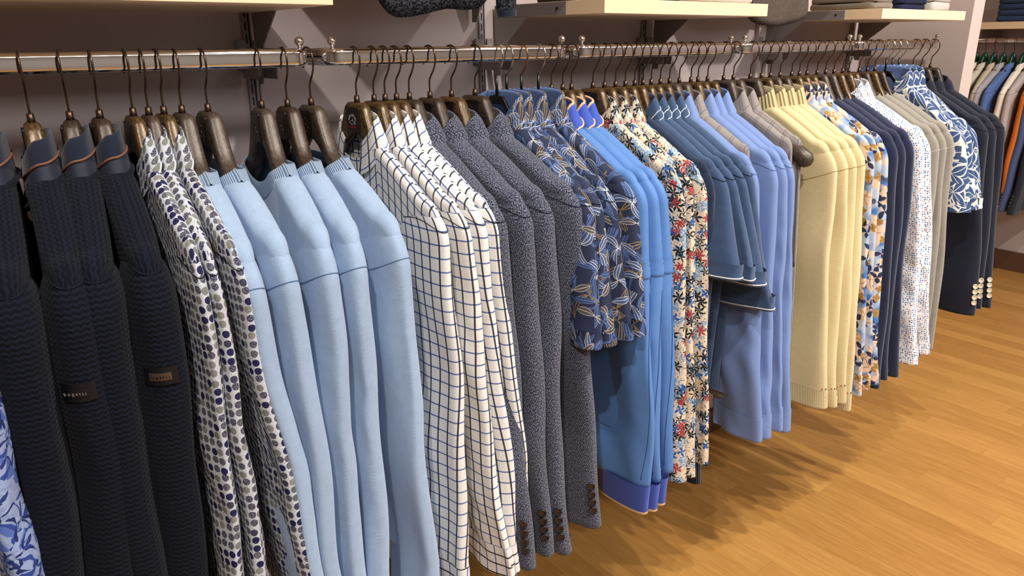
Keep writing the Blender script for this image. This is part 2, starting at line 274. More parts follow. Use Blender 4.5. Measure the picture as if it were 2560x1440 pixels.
# ------------------------------------------------------------------ setting
XL,XR,YB=-3.2,5.6,-5.2
struct('floor',MB().box(XL,XR+.1,YB,.36,-.05,0),'floor')
struct('ceiling',MB().box(XL,XR+.1,YB,.36,2.85,2.95),'ceiling')
struct('wall_back',MB().box(XL,3.1,.35,.45,0,2.85),'wall')
struct('wall_far',MB().box(3.1,XR+.1,1.25,1.35,0,2.85).box(3.1,3.19,.45,1.25,0,2.85),'wall')
struct('floor_alcove',MB().box(3.19,XR+.1,.36,1.25,-.05,0),'floor'); struct('ceiling_alcove',MB().box(3.1,XR+.1,.36,1.25,2.85,2.95),'ceiling')
struct('wall_right',MB().box(XR,XR+.1,YB,1.25,0,2.85),'wall')
struct('wall_front',MB().box(XL,XR+.1,YB-.1,YB,0,2.85),'backwall')
struct('wall_left',MB().box(XL-.1,XL,YB,.45,0,2.85),'backwall')
struct('trim_1',MB().box(3.10,3.19,-.03,.45,.55,2.85,.002),'partition')
struct('trim_2',MB().box(2.33,2.39,.335,.35,0,2.85,.002),'partition')
struct('baseboard_right',MB().box(XR-.02,XR,YB,1.25,0,.13),'plinth'); struct('baseboard_back',MB().box(XL,3.1,.335,.35,0,.1),'plinth')
# uprights (slotted wall standards)
BX=[-.035,.565,1.163,1.76,2.36,2.955]
for i,x in enumerate(BX):
    e=empty('shelf_upright',(x,.35,0)); tag(e,'slotted grey wall upright '+['at the far left of the rail wall','behind the gap between the first and second rail','behind the gap between the second and third rail','behind the gap between the third and fourth rail','beside the pale vertical wall strip','nearest the pale end partition'][i],'wall upright','slotted uprights on the rail wall')
    MB().box(-.009,.009,-.008,-.0005,.1,2.6).build('channel','bracket',e); 
    s=MB(); 
    for k in range(60): s.box(-.0035,-.0005,-.0085,-.0078,.75+k*.025,.767+k*.025)
    s.box(.0035,.0065,-.0085,-.0078,.7,2.3); s.build('slot_row','slot',e)
# shelves
def shelf(x0,x1,z0,label,dep=.39):
    e=empty('wall_shelf',((x0+x1)/2,.34,z0)); c=(x0+x1)/2; tag(e,label,'shelf','wall shelves above the rails'); t=.030
    MB().box(x0-c,x1-c,-dep,0,0,t,.0008).build('board','shelf',e)
    for sx in ((x0-c-.004),(x1-c+.001)):
        b=MB(); b.box(sx,sx+.003,-dep+.12,0,.001,t-.001)
        V=[(sx,0,0),(sx,-.13,0),(sx,-.05,-.06),(sx,-.02,-.14),(sx,0,-.14)]; n=5; V2=[(p[0]+.003,p[1],p[2]) for p in V]
        b.add(V+V2,[(0,1,2,3,4),(9,8,7,6,5)]+[(i,i+5,(i+1)%5+5,(i+1)%5) for i in range(5)]); p=b.build('bracket','bracket',e)
        MB().sphere((sx-.0003,-dep+.15,t*.5),.004,10,6,(.3,1,1)).build('screw','slot',p)
    return e
SZ=EYE+.055
shelf(-.03,.577,SZ+.004,'cream shelf cut off by the top left corner of the photo')
shelf(1.205,1.80,SZ,'cream shelf with dark and pale grey folded knits, right of the dark houndstooth sleeve')
shelf(2.40,2.99,SZ,'cream shelf with navy and white folded garments beside the end partition')
shelf(.60,1.13,SZ+.13,'cream shelf holding the dark houndstooth knit'); shelf(1.83,2.37,SZ+.07,'cream shelf holding the grey plaid cloth',.27)
# rails
RZ=EYE-.024
def stadium(n=8,a=.0075,h=.0150):
    P=[]
    for i in range(n+1): t=pi*i/n; P.append((a*math.cos(t),h-a+a*math.sin(t)))
    for i in range(n+1): t=pi+pi*i/n; P.append((a*math.cos(t),-(h-a)+a*math.sin(t)))
    return P
def oval_sweep(path,a=.0075,h=.015):
    path=np.asarray(path,float); T=np.gradient(path,axis=0); T/=np.linalg.norm(T,axis=1)[:,None]; sec=stadium(8,a,h); V=[]
    for p,t in zip(path,T):
        s=np.array([t[1],-t[0],0])
        for q in sec: V.append(p+s*q[0]+np.array([0,0,q[1]]))
    n=len(sec); return V,gridf(len(path),n,True)+[tuple(range(n)),tuple(range((len(path)-1)*n,len(path)*n))[::-1]]
ordn=['first','second','third','fourth','fifth','sixth']
def rail(x0,x1,label,depth=.34):
    e=empty('clothes_rail',((x0+x1)/2,0,RZ)); tag(e,label,'clothes rail','chrome hanging rails'); h=(x1-x0)/2; R=.028
    P=[(-h,depth-.005,0),(-h,depth*.5,0)]+[(-h+R-R*math.cos(t),R-R*math.sin(t),0) for t in np.linspace(0,pi/2,9)]+[(x,0,0) for x in np.linspace(-h+R+.02,h-R-.02,5)]+[(h-R+R*math.sin(t),R-R*math.cos(t),0) for t in np.linspace(0,pi/2,9)]+[(h,depth*.5,0),(h,depth-.005,0)]
    b=MB(); b.add(*oval_sweep(P)); b.build('bar','chrome',e,True)
    for sx in (-1,1):
        xx=sx*(h-.012); MB().tube([(xx,.006,.013),(xx,.006,.021)],.0032,10).sphere((xx,.006,.0265),.0078).build('ball_knob','chrome',e,True)
        bk=MB().box(sx*h-.010,sx*h+.010,depth-.008,depth,-.03,.03,.001); bk.box(sx*h-.0015,sx*h+.0015,depth*.72,depth-.002,-.045,-.013); bk.build('wall_bracket','bracket',e)
    return e
for i,(a,b) in enumerate(zip(BX[:-1],BX[1:])): rail(a+.018,b-.018,'chrome oval rail, the '+ordn[i]+' from the left, carrying '+['the quilted jackets and blue sweaters','the checked shirts and speckled blazers','the royal blue jackets and flowered shirts','the blue shirts and yellow sweaters','the leafy shirts and navy blazers'][i])
# ------------------------------------------------------------------ hangers
def hook_mesh(parent,mat,r=.0017):
    P=[]
    for t in np.linspace(-40,180,26): a=rad(t); P.append((0,.0205*math.cos(a),-.0275+.0205*math.sin(a)))
    P+=[(0,-.0202,-.036),(0,-.0175,-.045),(0,-.012,-.054),(0,-.006,-.061),(0,-.0012,-.068),(0,0,-.075),(0,0,-.085),(0,0,-.100)]
    return MB().tube(P,r,8).build('hook',mat,parent,True)
HM={}
def hanger_body(style):
    half=.206; Y=np.concatenate([np.linspace(-half,-.05,18),np.linspace(-.045,.045,19),np.linspace(.05,half,18)]); ay=np.abs(Y)
    th={'wide':(.013,.0145),'slim':(.0105,.0072),'black':(.004,.007)}[style]
    zt=np.interp(ay,[0,.026,.033,.040,.05,.065,.09,.13,.18,.2,half],[-.1035,-.1035,-.108,-.124,-.144,-.160,-.176,-.198,-.228,-.245,-.262])
    zb=np.interp(ay,[0,.015,.03,.045,.065,.09,.13,.18,.2,half],[-.160,-.163,-.173,-.187,-.201,-.214,-.233,-.257,-.272,-.274])
    if style=='slim': zb=zb+.010*np.clip((ay-.03)/.03,0,1)
    if style=='black': zt=np.interp(ay,[0,.02,.05,.1,.2,half],[-.105,-.108,-.145,-.192,-.235,-.25]); zb=zt-.018
    hw=np.interp(ay,[0,.05,.12,.19,half],[th[0],th[0]*1.0,(th[0]+th[1])/2,th[1],th[1]*.75]); xc=-.004*(ay/.2)**2; sub=.016*sm(.045,.075,ay)+.006*sm(.08,.12,ay)+.012*sm(.12,.2,ay); sub=sub if style!='black' else sub*.6; zt=zt-sub; zb=zb-sub*.9
    n=14; P=np.zeros((len(Y),n,3))
    for j in range(n):
        a=2*pi*j/n; c,s=math.cos(a),math.sin(a); e=.55
        P[:,j,0]=xc+hw*np.sign(c)*abs(c)**e; P[:,j,1]=Y; P[:,j,2]=(zt+zb)/2+(zt-zb)/2*np.sign(s)*abs(s)**e
    return P
def hanger(X,style,mat,hookmat,label,group,rz=0,logo=0,Y=0,z=EYE,prints=True):
    e=empty('clothes_hanger',(X,Y,z),rz); tag(e,label,'hanger',group)
    hk=HM.get(('h',hookmat))
    if hk: o=bpy.data.objects.new('hook',hk); COL.objects.link(o); o.parent=e
    else: HM[('h',hookmat)]=hook_mesh(e,hookmat).data
    key=(style,mat)
    if key in HM: o=bpy.data.objects.new('hanger_body',HM[key]); COL.objects.link(o); o.parent=e
    else:
        P=hanger_body(style); o=grid('hanger_body',P,mat,e,None,True); me=o.data
        b=[tuple(range(14))[::-1],tuple(range(54*14,55*14))]; V=[v.co[:] for v in me.vertices]; F=[tuple(p.vertices) for p in me.polygons]+b
        bpy.data.objects.remove(o); o=mesh_obj('hanger_body',V,F,mat,e); HM[key]=o.data
    fk='black' if style=='black' else 'blackbrown'
    if ('f',style) in HM: o=bpy.data.objects.new('neck_collar',HM[('f',style)]); COL.objects.link(o); o.parent=e
    else: HM[('f',style)]=MB().tube([(0,0,-.104),(0,0,-.0995),(0,0,-.0915),(0,0,-.0912)] if style!='black' else [(0,0,-.108),(0,0,-.0655)],[.0054,.0052,.0046,.003] if style!='black' else [.0032,.0028],10).build('neck_collar','blackplastic' if style=='black' else 'hookbrown',e,True).data
    if style!='black' and prints:
        hx={'wide':.0136,'slim':.0111}[style]
        if ('p',style) in HM: o=bpy.data.objects.new('plaque',HM[('p',style)]); COL.objects.link(o); o.parent=e
        else: HM[('p',style)]=MB().box(-hx-.0012,-hx+.003,-.023,.023,-.157,-.112,.0011).build('plaque','plaque' if style=='slim' else 'blackbrown',e).data
        if logo:
            B=Matrix(((0,0,-1,-hx-.0015),(-1,0,0,0),(0,1,0,-.138),(0,0,0,1)))  # text plane facing -x
            if ('l',logo) in HM:
                for nm,me in HM[('l',logo)]: o=bpy.data.objects.new(nm,me); COL.objects.link(o); o.parent=e
            else:
                c='inkwhite' if logo==1 else 'brownlite'; L=[]
                t=text_mesh('lettering','PAUL & SHARK',.0052,c,e,B,arc=.0125); L.append(('lettering',t.data))
                # little shark outline
                pts=[(-.011,.001),(-.006,.0028),(-.001,.003),(.001,.0062),(.003,.0026),(.007,.0012),(.0105,.0035),(.0095,0),(.011,-.003),(.0065,-.0006),(.001,-.002),(-.001,-.0048),(-.003,-.002),(-.008,-.0012)]
                mb=MB(); q=[B@Vector((a,b-.001,.0001)) for a,b in pts]; q.append(q[0]); 
                for a_,b_ in zip(q[:-1],q[1:]): mb.tube([a_[:],((a_+b_)/2)[:],b_[:]],.00028,5)
                t=mb.build('fish_emblem',c,e); L.append(('fish_emblem',t.data))
                t=text_mesh('small_lettering','YACHTING',.0040,'red' if logo==1 else c,e,B@Matrix.Translation((0,-.0095,0))); L.append(('small_lettering',t.data)); HM[('l',logo)]=L
    return e
# ------------------------------------------------------------------ garments
def wob(rng,n=5,lo=1,hi=4):
    K=[(rng.integers(lo,hi+1),rng.uniform(0,2*pi),rng.uniform(-6,6),rng.uniform(.4,1)) for _ in range(n)]
    return lambda th,z: sum(a*np.sin(k*th+p+c*z) for k,p,c,a in K)/n
class Sleeve:
    def __init__(s,side,rng,zt=-.262,zb=-1.0,yo=.268,yob=.33,wt=.145,wb=.115,tt=.024,tb=.026,dome=.075,fold=.18,dx=0,bulge=0,wave=.005,ex=.75,dyc=0,tw=0.,cr=.0):
        s.__dict__.update(locals()); s.f=wob(rng,6,2,5); s.g=wob(rng,4,1,1); s.p=rng.uniform(0,6.28,4)
    def surf(s,th,z,infl=0.):
        d=np.clip(s.zt-z,0,9); L=s.zt-s.zb; v=np.clip(d/L,0,1.1)
        dm=np.sqrt(np.clip(1-(1-np.clip(d/s.dome,0,1))**2,0,1))
        w=s.wt+(s.wb-s.wt)*v; w=w*(1+s.bulge*np.sin(np.clip(v,0,1)*pi)*v); yo=s.yo+(s.yob-s.yo)*v**1.1+s.bulge*.03*np.sin(np.clip(v,0,1)*pi)-(s.yo-.214)*(1-dm)
        t=s.tt+(s.tb-s.tt)*v; t=t*(1+s.bulge*1.0*np.sin(np.clip(v,0,1)*pi))
        a=(w/2)*dm+infl; yc=yo-w/2*dm; ramp=sm(.03,.3,d)
        F=1+s.fold*ramp*s.f(th,z*1.0)*1.6
        c,sn=np.cos(th),np.sin(th)
        x=(t*dm**.8*F+infl)*np.sign(c)*np.abs(c)**s.ex + s.dx*v + s.wave*ramp*(np.sin(z*9+s.p[0]+1.2*sn)+.6*np.sin(z*21+s.p[1])) + s.cr*ramp*(np.sin(z*48+5*sn+s.p[2]+1.5*np.sin(z*13+s.p[3]))*np.clip(s.f(th*.5,z*2.)*2+.3,0,1))
        y=yc+(a*(1+.10*s.fold*ramp*s.f(th+1,z)))*np.sign(sn)*np.abs(sn)**.9 + s.wave*ramp*.8*np.sin(z*8+s.p[2]) 
        return np.stack([x+0*z,s.side*y,z+0*x],-1)
    def mesh(s,name,mat,parent,z0,z1,R=70,C=56,infl=0.,ret=True,cap0=False):
        t=np.linspace(0,1,R); z=z0+(z1-z0)*(t**1.35 if z0==s.zt else t); th=np.linspace(-pi/2,3*pi/2,C+1)
        TH,Z=np.meshgrid(th,z); P=s.surf(TH,Z,infl)
        dl=np.linalg.norm(np.diff(P[:,:,:2],axis=1),axis=2); U=np.concatenate([np.zeros((R,1)),np.cumsum(dl,1)],1); U=U-U[:,C//2:C//2+1]
        UV=np.stack([U+s.p[3]+s.tw*np.clip((s.zt-Z)/(s.zt-s.zb),0,1)**1.3,Z],-1)
        if ret:
            Q=s.surf(TH[-1:],Z[-1:],infl-.003); Q2=Q.copy(); Q2[...,2]+=.035; E=P[-1:].copy(); E[...,2]-=.0012; P=np.concatenate([P,(E+Q)/2+np.array([0,0,-.0008]),Q,Q2]); UV=np.concatenate([UV,UV[-1:],UV[-1:]+[0,.001],UV[-1:]+[0,.03]])
        return grid(name,P,mat,parent,UV,False,s.side<0)
    def frame(s,th,z):
        e=1e-3; p=s.surf(np.array([th]),np.array([z]))[0]; a=s.surf(np.array([th+e*5]),np.array([z]))[0]-p; b=s.surf(np.array([th]),np.array([z+e*3]))[0]-p
        a/=np.linalg.norm(a); b/=np.linalg.norm(b); n=np.cross(a,b); n/=np.linalg.norm(n)
        c=s.surf(np.linspace(0,2*pi,40),np.full(40,z)).mean(0)
        if n@(p-c)<0: n=-n; a=-a
        return p,a,np.cross(n,a),n
class Torso:
    def __init__(s,rng,wn=.075,zn=-.172,zs=-.25,ysh=.210,w=.256,zh=-.88,wh=.25,t=.022,th=.03,near=.03,far=.0,rr=.016,fold=.3,drop=.055,dx=0,hip=None):
        s.__dict__.update(locals()); s.f=wob(rng,6,3,9); s.p=rng.uniform(0,6.28,4)
    def ztop(s,q,side):
        ay=np.abs(q)*s.w; z=s.zn+(s.zs-s.zn)*np.clip((ay-s.wn)/(s.ysh-s.wn),0,1)**1.12
        k=np.clip((ay-s.ysh)/(s.w-s.ysh),0,1); z=z-s.drop*(1-np.sqrt(1-k**2))
        sc=s.near if side<0 else s.far; m=np.clip(1-(ay/s.wn)**2,0,1); return z-sc*m
    def pts(s,q,side,dep):
        """dep 0..1 from top to hem"""
        zt=s.ztop(q,side); z=zt+(s.zh-zt)*dep; d=zt-z; ay=np.abs(q)*s.w
        inn=1-sm(s.wn*.86,s.wn*1.03,ay); rd=np.sqrt(np.clip(1-(1-np.clip(d/s.rr,0,1))**2,0,1)); rd=rd+(1-rd)*inn
        v=np.clip((s.zs-z)/(s.zs-s.zh),0,1); t=s.t+(s.th-s.t)*v
        lat=np.clip(1-np.abs(q)**7,0,1)**.5; ramp=sm(.02,.35,d)
        th=np.where(side<0,q*1.5,3-q*1.5)
        x=side*t*rd*lat*(1+s.fold*ramp*s.f(th,z*.7))+s.dx*v+.003*ramp*np.sin(z*8+s.p[0])
        y=q*(s.w+(s.wh-s.w)*v); return np.stack([x,y,z],-1)
    def mesh(s,name,mat,parent,R=60,C=54,dep1=1.):
        q=np.sin(np.linspace(-pi/2,pi/2,C)); dep=np.linspace(0,1,R)**1.9*dep1
        Q,Dp=np.meshgrid(q,dep); A=s.pts(Q,-1,Dp); B=s.pts(Q[:,::-1],1,Dp)
        hem=lambda G:np.concatenate([G,G[-1:]*np.array([.9,1,1])+np.array([0,0,.0])])
        P=np.concatenate([A,B],1); ar=np.concatenate([np.zeros((1,P.shape[1])),np.cumsum(np.linalg.norm(np.diff(P,axis=0),axis=2),0)]); sl=np.sign(Q)*np.where(np.abs(Q)*s.w>s.wn,s.wn+(np.abs(Q)*s.w-s.wn)*1.13,np.abs(Q)*s.w)
        A=np.stack([A[...,0],sl,-.17-ar[:,:C]],-1); B=np.stack([B[...,0],sl[:,::-1],-.17-ar[:,C:]],-1); UV=np.concatenate([np.stack([A[...,1],A[...,2]],-1),np.stack([.7-B[...,1],B[...,2]],-1)],1)+np.array([s.p[1],s.p[2]*.5])
        # arc-length correction near the shoulder line
        return grid(name,P,mat,parent,UV,True,True)
    def edge(s,n=40,wn=None):
        """closed loop around the neck opening"""
        k=(wn or s.wn)/s.w; q=np.linspace(-k,k,n); A=s.pts(q,-1,0*q); B=s.pts(-q,1,0*q)
        def br(a,b):
            t=np.linspace(0,1,8)[1:-1,None]; m=a+(b-a)*t; m[:,2]+=.005*np.sin(pi*t[:,0]); return m
        return np.concatenate([A,br(A[-1],B[0]),B,br(B[-1],A[0])])
def neck_rib(T,mat,parent,h=.02,name='neckband',rise=.010,wn=None,thick=.0035):
    L=T.edge(36,wn); c=np.array([0,0,L[:,2].mean()]); sm_=L.copy()
    for _ in range(3): sm_=(np.roll(sm_,1,0)+sm_*2+np.roll(sm_,-1,0))/4
    L=sm_; rows=[]; dirn=L-c; dirn[:,2]=0; dirn/=np.linalg.norm(dirn,axis=1)[:,None]+1e-9
    for a,b in [(-.45,.6),(-.1,1.),(.25,1.),(.55,1.),(.8,.7),(.86,0),(.8,-.7),(.4,-1.),(0,-1.)]:
        m=np.clip(np.abs(L[:,1:2])/T.wn,0,1)**2; P=L+dirn*thick*b*np.array([1,.6,0]); P[:,1:2]-=np.sign(L[:,1:2])*m*h*a*.80; P[:,2:3]+=h*a*(.95-.42*m)+.001+m*thick*b*.6; rows.append(P)
    P=np.array(rows); ln=np.concatenate([[0],np.cumsum(np.linalg.norm(np.diff(L,axis=0),axis=1))]); UV=np.zeros(P.shape[:2]+(2,)); UV[...,0]=ln[None]; UV[...,1]=np.linspace(0,.02,len(rows))[:,None]
    return grid(name,P,mat,parent,UV,True,True)
def ring(ry,rx,zf,zs,zb,n=60,gap=.25,ex=.8,y0=0):
    th=np.linspace(gap,2*pi-gap,n); c,s=np.cos(th),np.sin(th)
    x=-np.sign(c)*np.abs(c)**ex*rx; y=np.sign(s)*np.abs(s)**ex*ry
    w=(1+c)/2; z=np.where(c>0,zs+(zf-zs)*c**1.5 if False else zs+(zf-zs)*np.clip(c,0,1)**1.6,zs+(zb-zs)*np.clip(-c,0,1)**1.3)
    return np.stack([x,y,z],-1)
def loft(name,rings,mat,parent,sub=5,flip=False):
    K=np.array(rings); n=len(K); t=np.linspace(0,n-1,(n-1)*sub+1); P=[]
    for u in t:   # catmull-rom
        i=min(int(u),n-2); f=u-i; p0,p1,p2,p3=K[max(i-1,0)],K[i],K[i+1],K[min(i+2,n-1)]
        P.append(.5*((2*p1)+(-p0+p2)*f+(2*p0-5*p1+4*p2-p3)*f*f+(-p0+3*p1-3*p2+p3)*f**3))
    P=np.array(P); U=np.concatenate([[0],np.cumsum(np.linalg.norm(np.diff(P[len(P)//2],axis=0),axis=1))]); V=np.concatenate([[0],np.cumsum(np.linalg.norm(np.diff(P[:,P.shape[1]//4],axis=0),axis=1))])
    UV=np.stack(np.meshgrid(U,V),-1); return grid(name,P,mat,parent,UV,False,flip),P
def fold_collar(parent,mat,t,lining=None,sc=1.,up=0.,leaf=1.,gap=.3,stripes=None,trim=None,name='collar'):
    rx=t+.002
    R=[ring(.072*sc,rx*.95,-.215,-.182,-.172,gap=gap*1.2),ring(.068*sc,rx*.9,-.200+up,-.160+up,-.150+up,gap=gap*1.15),ring(.061*sc,rx*.75,-.180+up,-.136+up,-.124+up,gap=gap*1.1),
       ring(.062*sc,rx*.85,-.176+up,-.130+up,-.118+up,gap=gap),ring(.067*sc,rx*1.05,-.184+up,-.136+up,-.122+up,gap=gap*.95),ring(.078*sc,rx*1.25,-.205+up*.5,-.158,-.140,gap=gap*.8),ring((.088+.004*leaf)*sc,rx*1.42,-.232,-.158-.030*leaf,-.150,gap=gap*.55)]
    o,P=loft(name,R,mat,parent)
    if lining: loft('collar_lining',[r*np.array([.96,.97,1])+np.array([0,0,.0]) for r in R[:4]],lining,o)
    if stripes:
        for k in (-3,-6): 
            q=P[k]*np.array([1.02,1.006,1]); MB().tube(q,.0011,6).build('collar_stripe',stripes,o,True)
    if trim: MB().tube(P[-1]*np.array([1.0,1.0,1]),.0022,6).build('collar_trim',trim,o,True); MB().tube(P[15],.003,6).build('collar_trim',trim,o,True)
    return o
def seam(S_,z,mat,parent,amp=.0,name='seam',r=.0010,th0=-pi/2,th1=1.5*pi,slope=0.):
    th=np.linspace(th0,th1,50); zz=np.full(50,z)+slope*np.sin(th); P=S_.surf(th,zz,.0004); return MB().tube(P,r,5).build(name,mat,parent,True)
def buttons(S_,th,zs,mat,parent,r=.0075,thr=None,dth=0.):
    for i,z in enumerate(zs):
        p,a,b,n=S_.frame(th+dth*i,z); mx=Matrix(((a[0],b[0],n[0],p[0]+n[0]*.0012),(a[1],b[1],n[1],p[1]+n[1]*.0012),(a[2],b[2],n[2],p[2]+n[2]*.0012),(0,0,0,1)))
        V=[];prof=[(0,.0006),(.45,.0006),(.62,.0008),(.8,.0024),(.93,.0026),(1,.0014),(1,-.0015)]
        for rr,h in prof:
            for j in range(16): V.append((mx@Vector((math.cos(2*pi*j/16)*rr*r,math.sin(2*pi*j/16)*rr*r,h)))[:])
        o=MB().add(V,gridf(len(prof),16,True)).build('cuff_button',mat,parent,True)
        if thr and i==0:
            MB().tube([(mx@Vector((-.0017,0,.0009)))[:],(mx@Vector((0,0,.0017)))[:],(mx@Vector((.0017,0,.0009)))[:]],.0006,5).build('button_thread',thr,o,True)
def patch(S_,th,z,parent,w=.044,h=.025,platemat='plate'):
    p,a,b,n=S_.frame(th,z); L0=S_.surf(np.linspace(th-1.2,th+1.2,121),np.full(121,z)); s_=np.concatenate([[0],np.cumsum(np.linalg.norm(np.diff(L0,axis=0),axis=1))]); s_-=s_[60]; ths=np.linspace(th-1.2,th+1.2,121)
    sg=1 if (S_.frame(th,z)[1]@(S_.surf(np.array([th+.01]),np.array([z]))[0]-p))>0 else -1
    def pc(name,w,h,mat,infl,tk,par):
        u=np.linspace(-w/2,w/2,15); v=np.linspace(-h/2,h/2,7); U,V=np.meshgrid(u,v); TH=np.interp(U,s_,ths); top=S_.surf(TH,z+V+U*0.,infl+tk); bot=S_.surf(TH,z+V,infl-.001)
        R,C=U.shape; Vv=np.concatenate([top.reshape(-1,3),bot.reshape(-1,3)]); F=gridf(R,C,False)+gridf(R,C,False,R*C,True)
        per=[i for i in range(C)]+[r*C+C-1 for r in range(1,R)]+[(R-1)*C+c for c in range(C-2,-1,-1)]+[r*C for r in range(R-2,0,-1)]
        for i in range(len(per)): a_,b_=per[i],per[(i+1)%len(per)]; F.append((a_,b_,b_+R*C,a_+R*C))
        return mesh_obj(name,Vv,F,mat,par,None,False)
    q=pc('sleeve_patch',w,h,'leather',.0012,.0012,parent); pl=pc('metal_plate',w*.62,h*.42,platemat,.0024,.0013,q)
    p,a,b,n=S_.frame(th,z); a=np.array(a); 
    # keep text upright: b up
    if b[2]<0: a=-a;b=-b
    if np.cross(a,b)@n<0: a=-a
    mx=Matrix(((a[0],b[0],n[0],p[0]+n[0]*.0042),(a[1],b[1],n[1],p[1]+n[1]*.0042),(a[2],b[2],n[2],p[2]+n[2]*.0042),(0,0,0,1)))
    text_mesh('lettering','b u g a t t i',.0062,'leather' if platemat=='plate' else 'bracket',pl,mx)
KD={ # kind: torso, sleeve, materials
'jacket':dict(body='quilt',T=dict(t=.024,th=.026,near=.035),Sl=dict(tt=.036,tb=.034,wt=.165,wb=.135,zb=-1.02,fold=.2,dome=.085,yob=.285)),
'dots':dict(body='dots',T=dict(t=.012,th=.012),Sl=dict(tt=.0135,tb=.016,fold=.5,wt=.15,wb=.13,zb=-1.02,cuff=.06,yob=.335)),
'sweater':dict(body='sky',T=dict(wn=.108,zn=-.200,zs=-.256,t=.022,th=.020,near=.045,far=.008,rr=.018,w=.262,ysh=.212,drop=.062),Sl=dict(zt=-.268,dome=.08,yo=.272,tt=.024,tb=.021,wt=.155,wb=.125,zb=-1.04,fold=.45,yob=.335)),
'check':dict(body='check',T=dict(t=.014,th=.014),Sl=dict(tt=.017,tb=.02,fold=.5,wt=.15,wb=.13,zb=-1.0,cuff=.065,yob=.325,dome=.06)),
'blazer':dict(body='weave',T=dict(t=.024,th=.022,near=.05),Sl=dict(tt=.027,tb=.023,fold=.14,wt=.15,wb=.125,zb=-1.0,dome=.06,yob=.325,zt=-.262)),
'palm':dict(body='palm',T=dict(t=.02,th=.014,zn=-.162,wh=.18,zh=-.66),Sl=dict(tt=.024,tb=.026,fold=.5,wt=.17,wb=.185,zb=-.575,dome=.06,yob=.325,cuff=.022)),
'bomber':dict(body='royal',T=dict(t=.018,th=.016,zh=-.84),Sl=dict(tt=.020,tb=.017,fold=.3,wt=.155,wb=.15,zb=-.965,bulge=.4,dome=.06,yob=.315)),
'floral':dict(body='floral',T=dict(t=.016,th=.013),Sl=dict(tt=.018,tb=.016,fold=.6,wt=.145,wb=.12,zb=-.985,cuff=.06,yob=.325)),
'polo':dict(body='polo',T=dict(t=.016,th=.013,wh=.22,zh=-.86),Sl=dict(tt=.019,tb=.030,fold=.45,wt=.17,wb=.215,zb=-.56,yob=.345,dome=.06)),
'longknit':dict(body='polodark',T=dict(t=.012,th=.012,zh=-.9),Sl=dict(tt=.014,tb=.015,fold=.4,wt=.13,wb=.09,zb=-1.0,yob=.29)),
'shirt':dict(body='peri',T=dict(t=.018,th=.014),Sl=dict(tt=.02,tb=.022,fold=.45,wt=.155,wb=.145,zb=-.99,cuff=.065,yob=.325)),
'gilet':dict(body='glen',T=dict(t=.018,th=.014,w=.215,ysh=.19,wh=.26,zs=-.235,zh=-.9,drop=.03)),
'ysweater':dict(body='yel',T=dict(t=.02,th=.018,wn=.08),Sl=dict(zt=-.264,dome=.075,yo=.272,tt=.022,tb=.024,wt=.155,wb=.165,zb=-1.02,fold=.3,yob=.335,cuff=.05)),
'bflor':dict(body='blueflo',T=dict(t=.016,th=.014),Sl=dict(tt=.018,tb=.02,fold=.5,wt=.15,wb=.14,zb=-1.0,cuff=.06,yob=.33)),
'nknit':dict(body='nknit',T=dict(t=.02,th=.016),Sl=dict(tt=.021,tb=.018,fold=.2,wt=.15,wb=.12,zb=-1.02,yob=.325)),
'tiny':dict(body='tiny',T=dict(t=.016,th=.013),Sl=dict(tt=.018,tb=.022,fold=.4,wt=.15,wb=.20,zb=-.98,cuff=.065,yob=.35)),
'gknit':dict(body='gknit',T=dict(t=.02,th=.016),Sl=dict(zt=-.264,dome=.075,yo=.272,tt=.022,tb=.018,fold=.2,wt=.15,wb=.12,zb=-1.0,yob=.32)),
'bleaf':dict(body='bigleaf',T=dict(t=.022,th=.016,zn=-.15,wn=.085,wh=.18,zh=-.62),Sl=dict(tt=.026,tb=.03,fold=.4,wt=.18,wb=.20,zb=-.53,yob=.33,cuff=.022,dome=.06)),
'suit':dict(body='suit',T=dict(t=.022,th=.018,near=.05),Sl=dict(tt=.026,tb=.022,fold=.14,wt=.16,wb=.125,zb=-.93,yob=.335,dome=.06)),
'brush':dict(body='brush',T=dict(t=.02,th=.02),Sl=dict(tt=.022,tb=.024,fold=.4,wt=.15,wb=.15,zb=-1.02,yob=.31)),
}
NM=dict(jacket='quilted_jacket',dots='dotted_shirt',sweater='crew_neck_sweater',check='checked_shirt',blazer='blazer',palm='leaf_print_shirt',bomber='bomber_jacket',floral='flowered_shirt',polo='polo_shirt',longknit='long_sleeved_knit',shirt='dress_shirt',gilet='gilet',ysweater='ribbed_collar_sweater',bflor='flowered_shirt',nknit='knit_pullover',tiny='dotted_shirt',gknit='knit_pullover',bleaf='leaf_print_shirt',suit='blazer',brush='leaf_print_shirt')
CAT=dict(jacket='jacket',dots='shirt',sweater='sweater',check='shirt',blazer='blazer',palm='shirt',bomber='jacket',floral='shirt',polo='polo shirt',longknit='sweater',shirt='shirt',gilet='gilet',ysweater='sweater',bflor='shirt',nknit='sweater',tiny='shirt',gknit='sweater',bleaf='shirt',suit='blazer',brush='shirt')
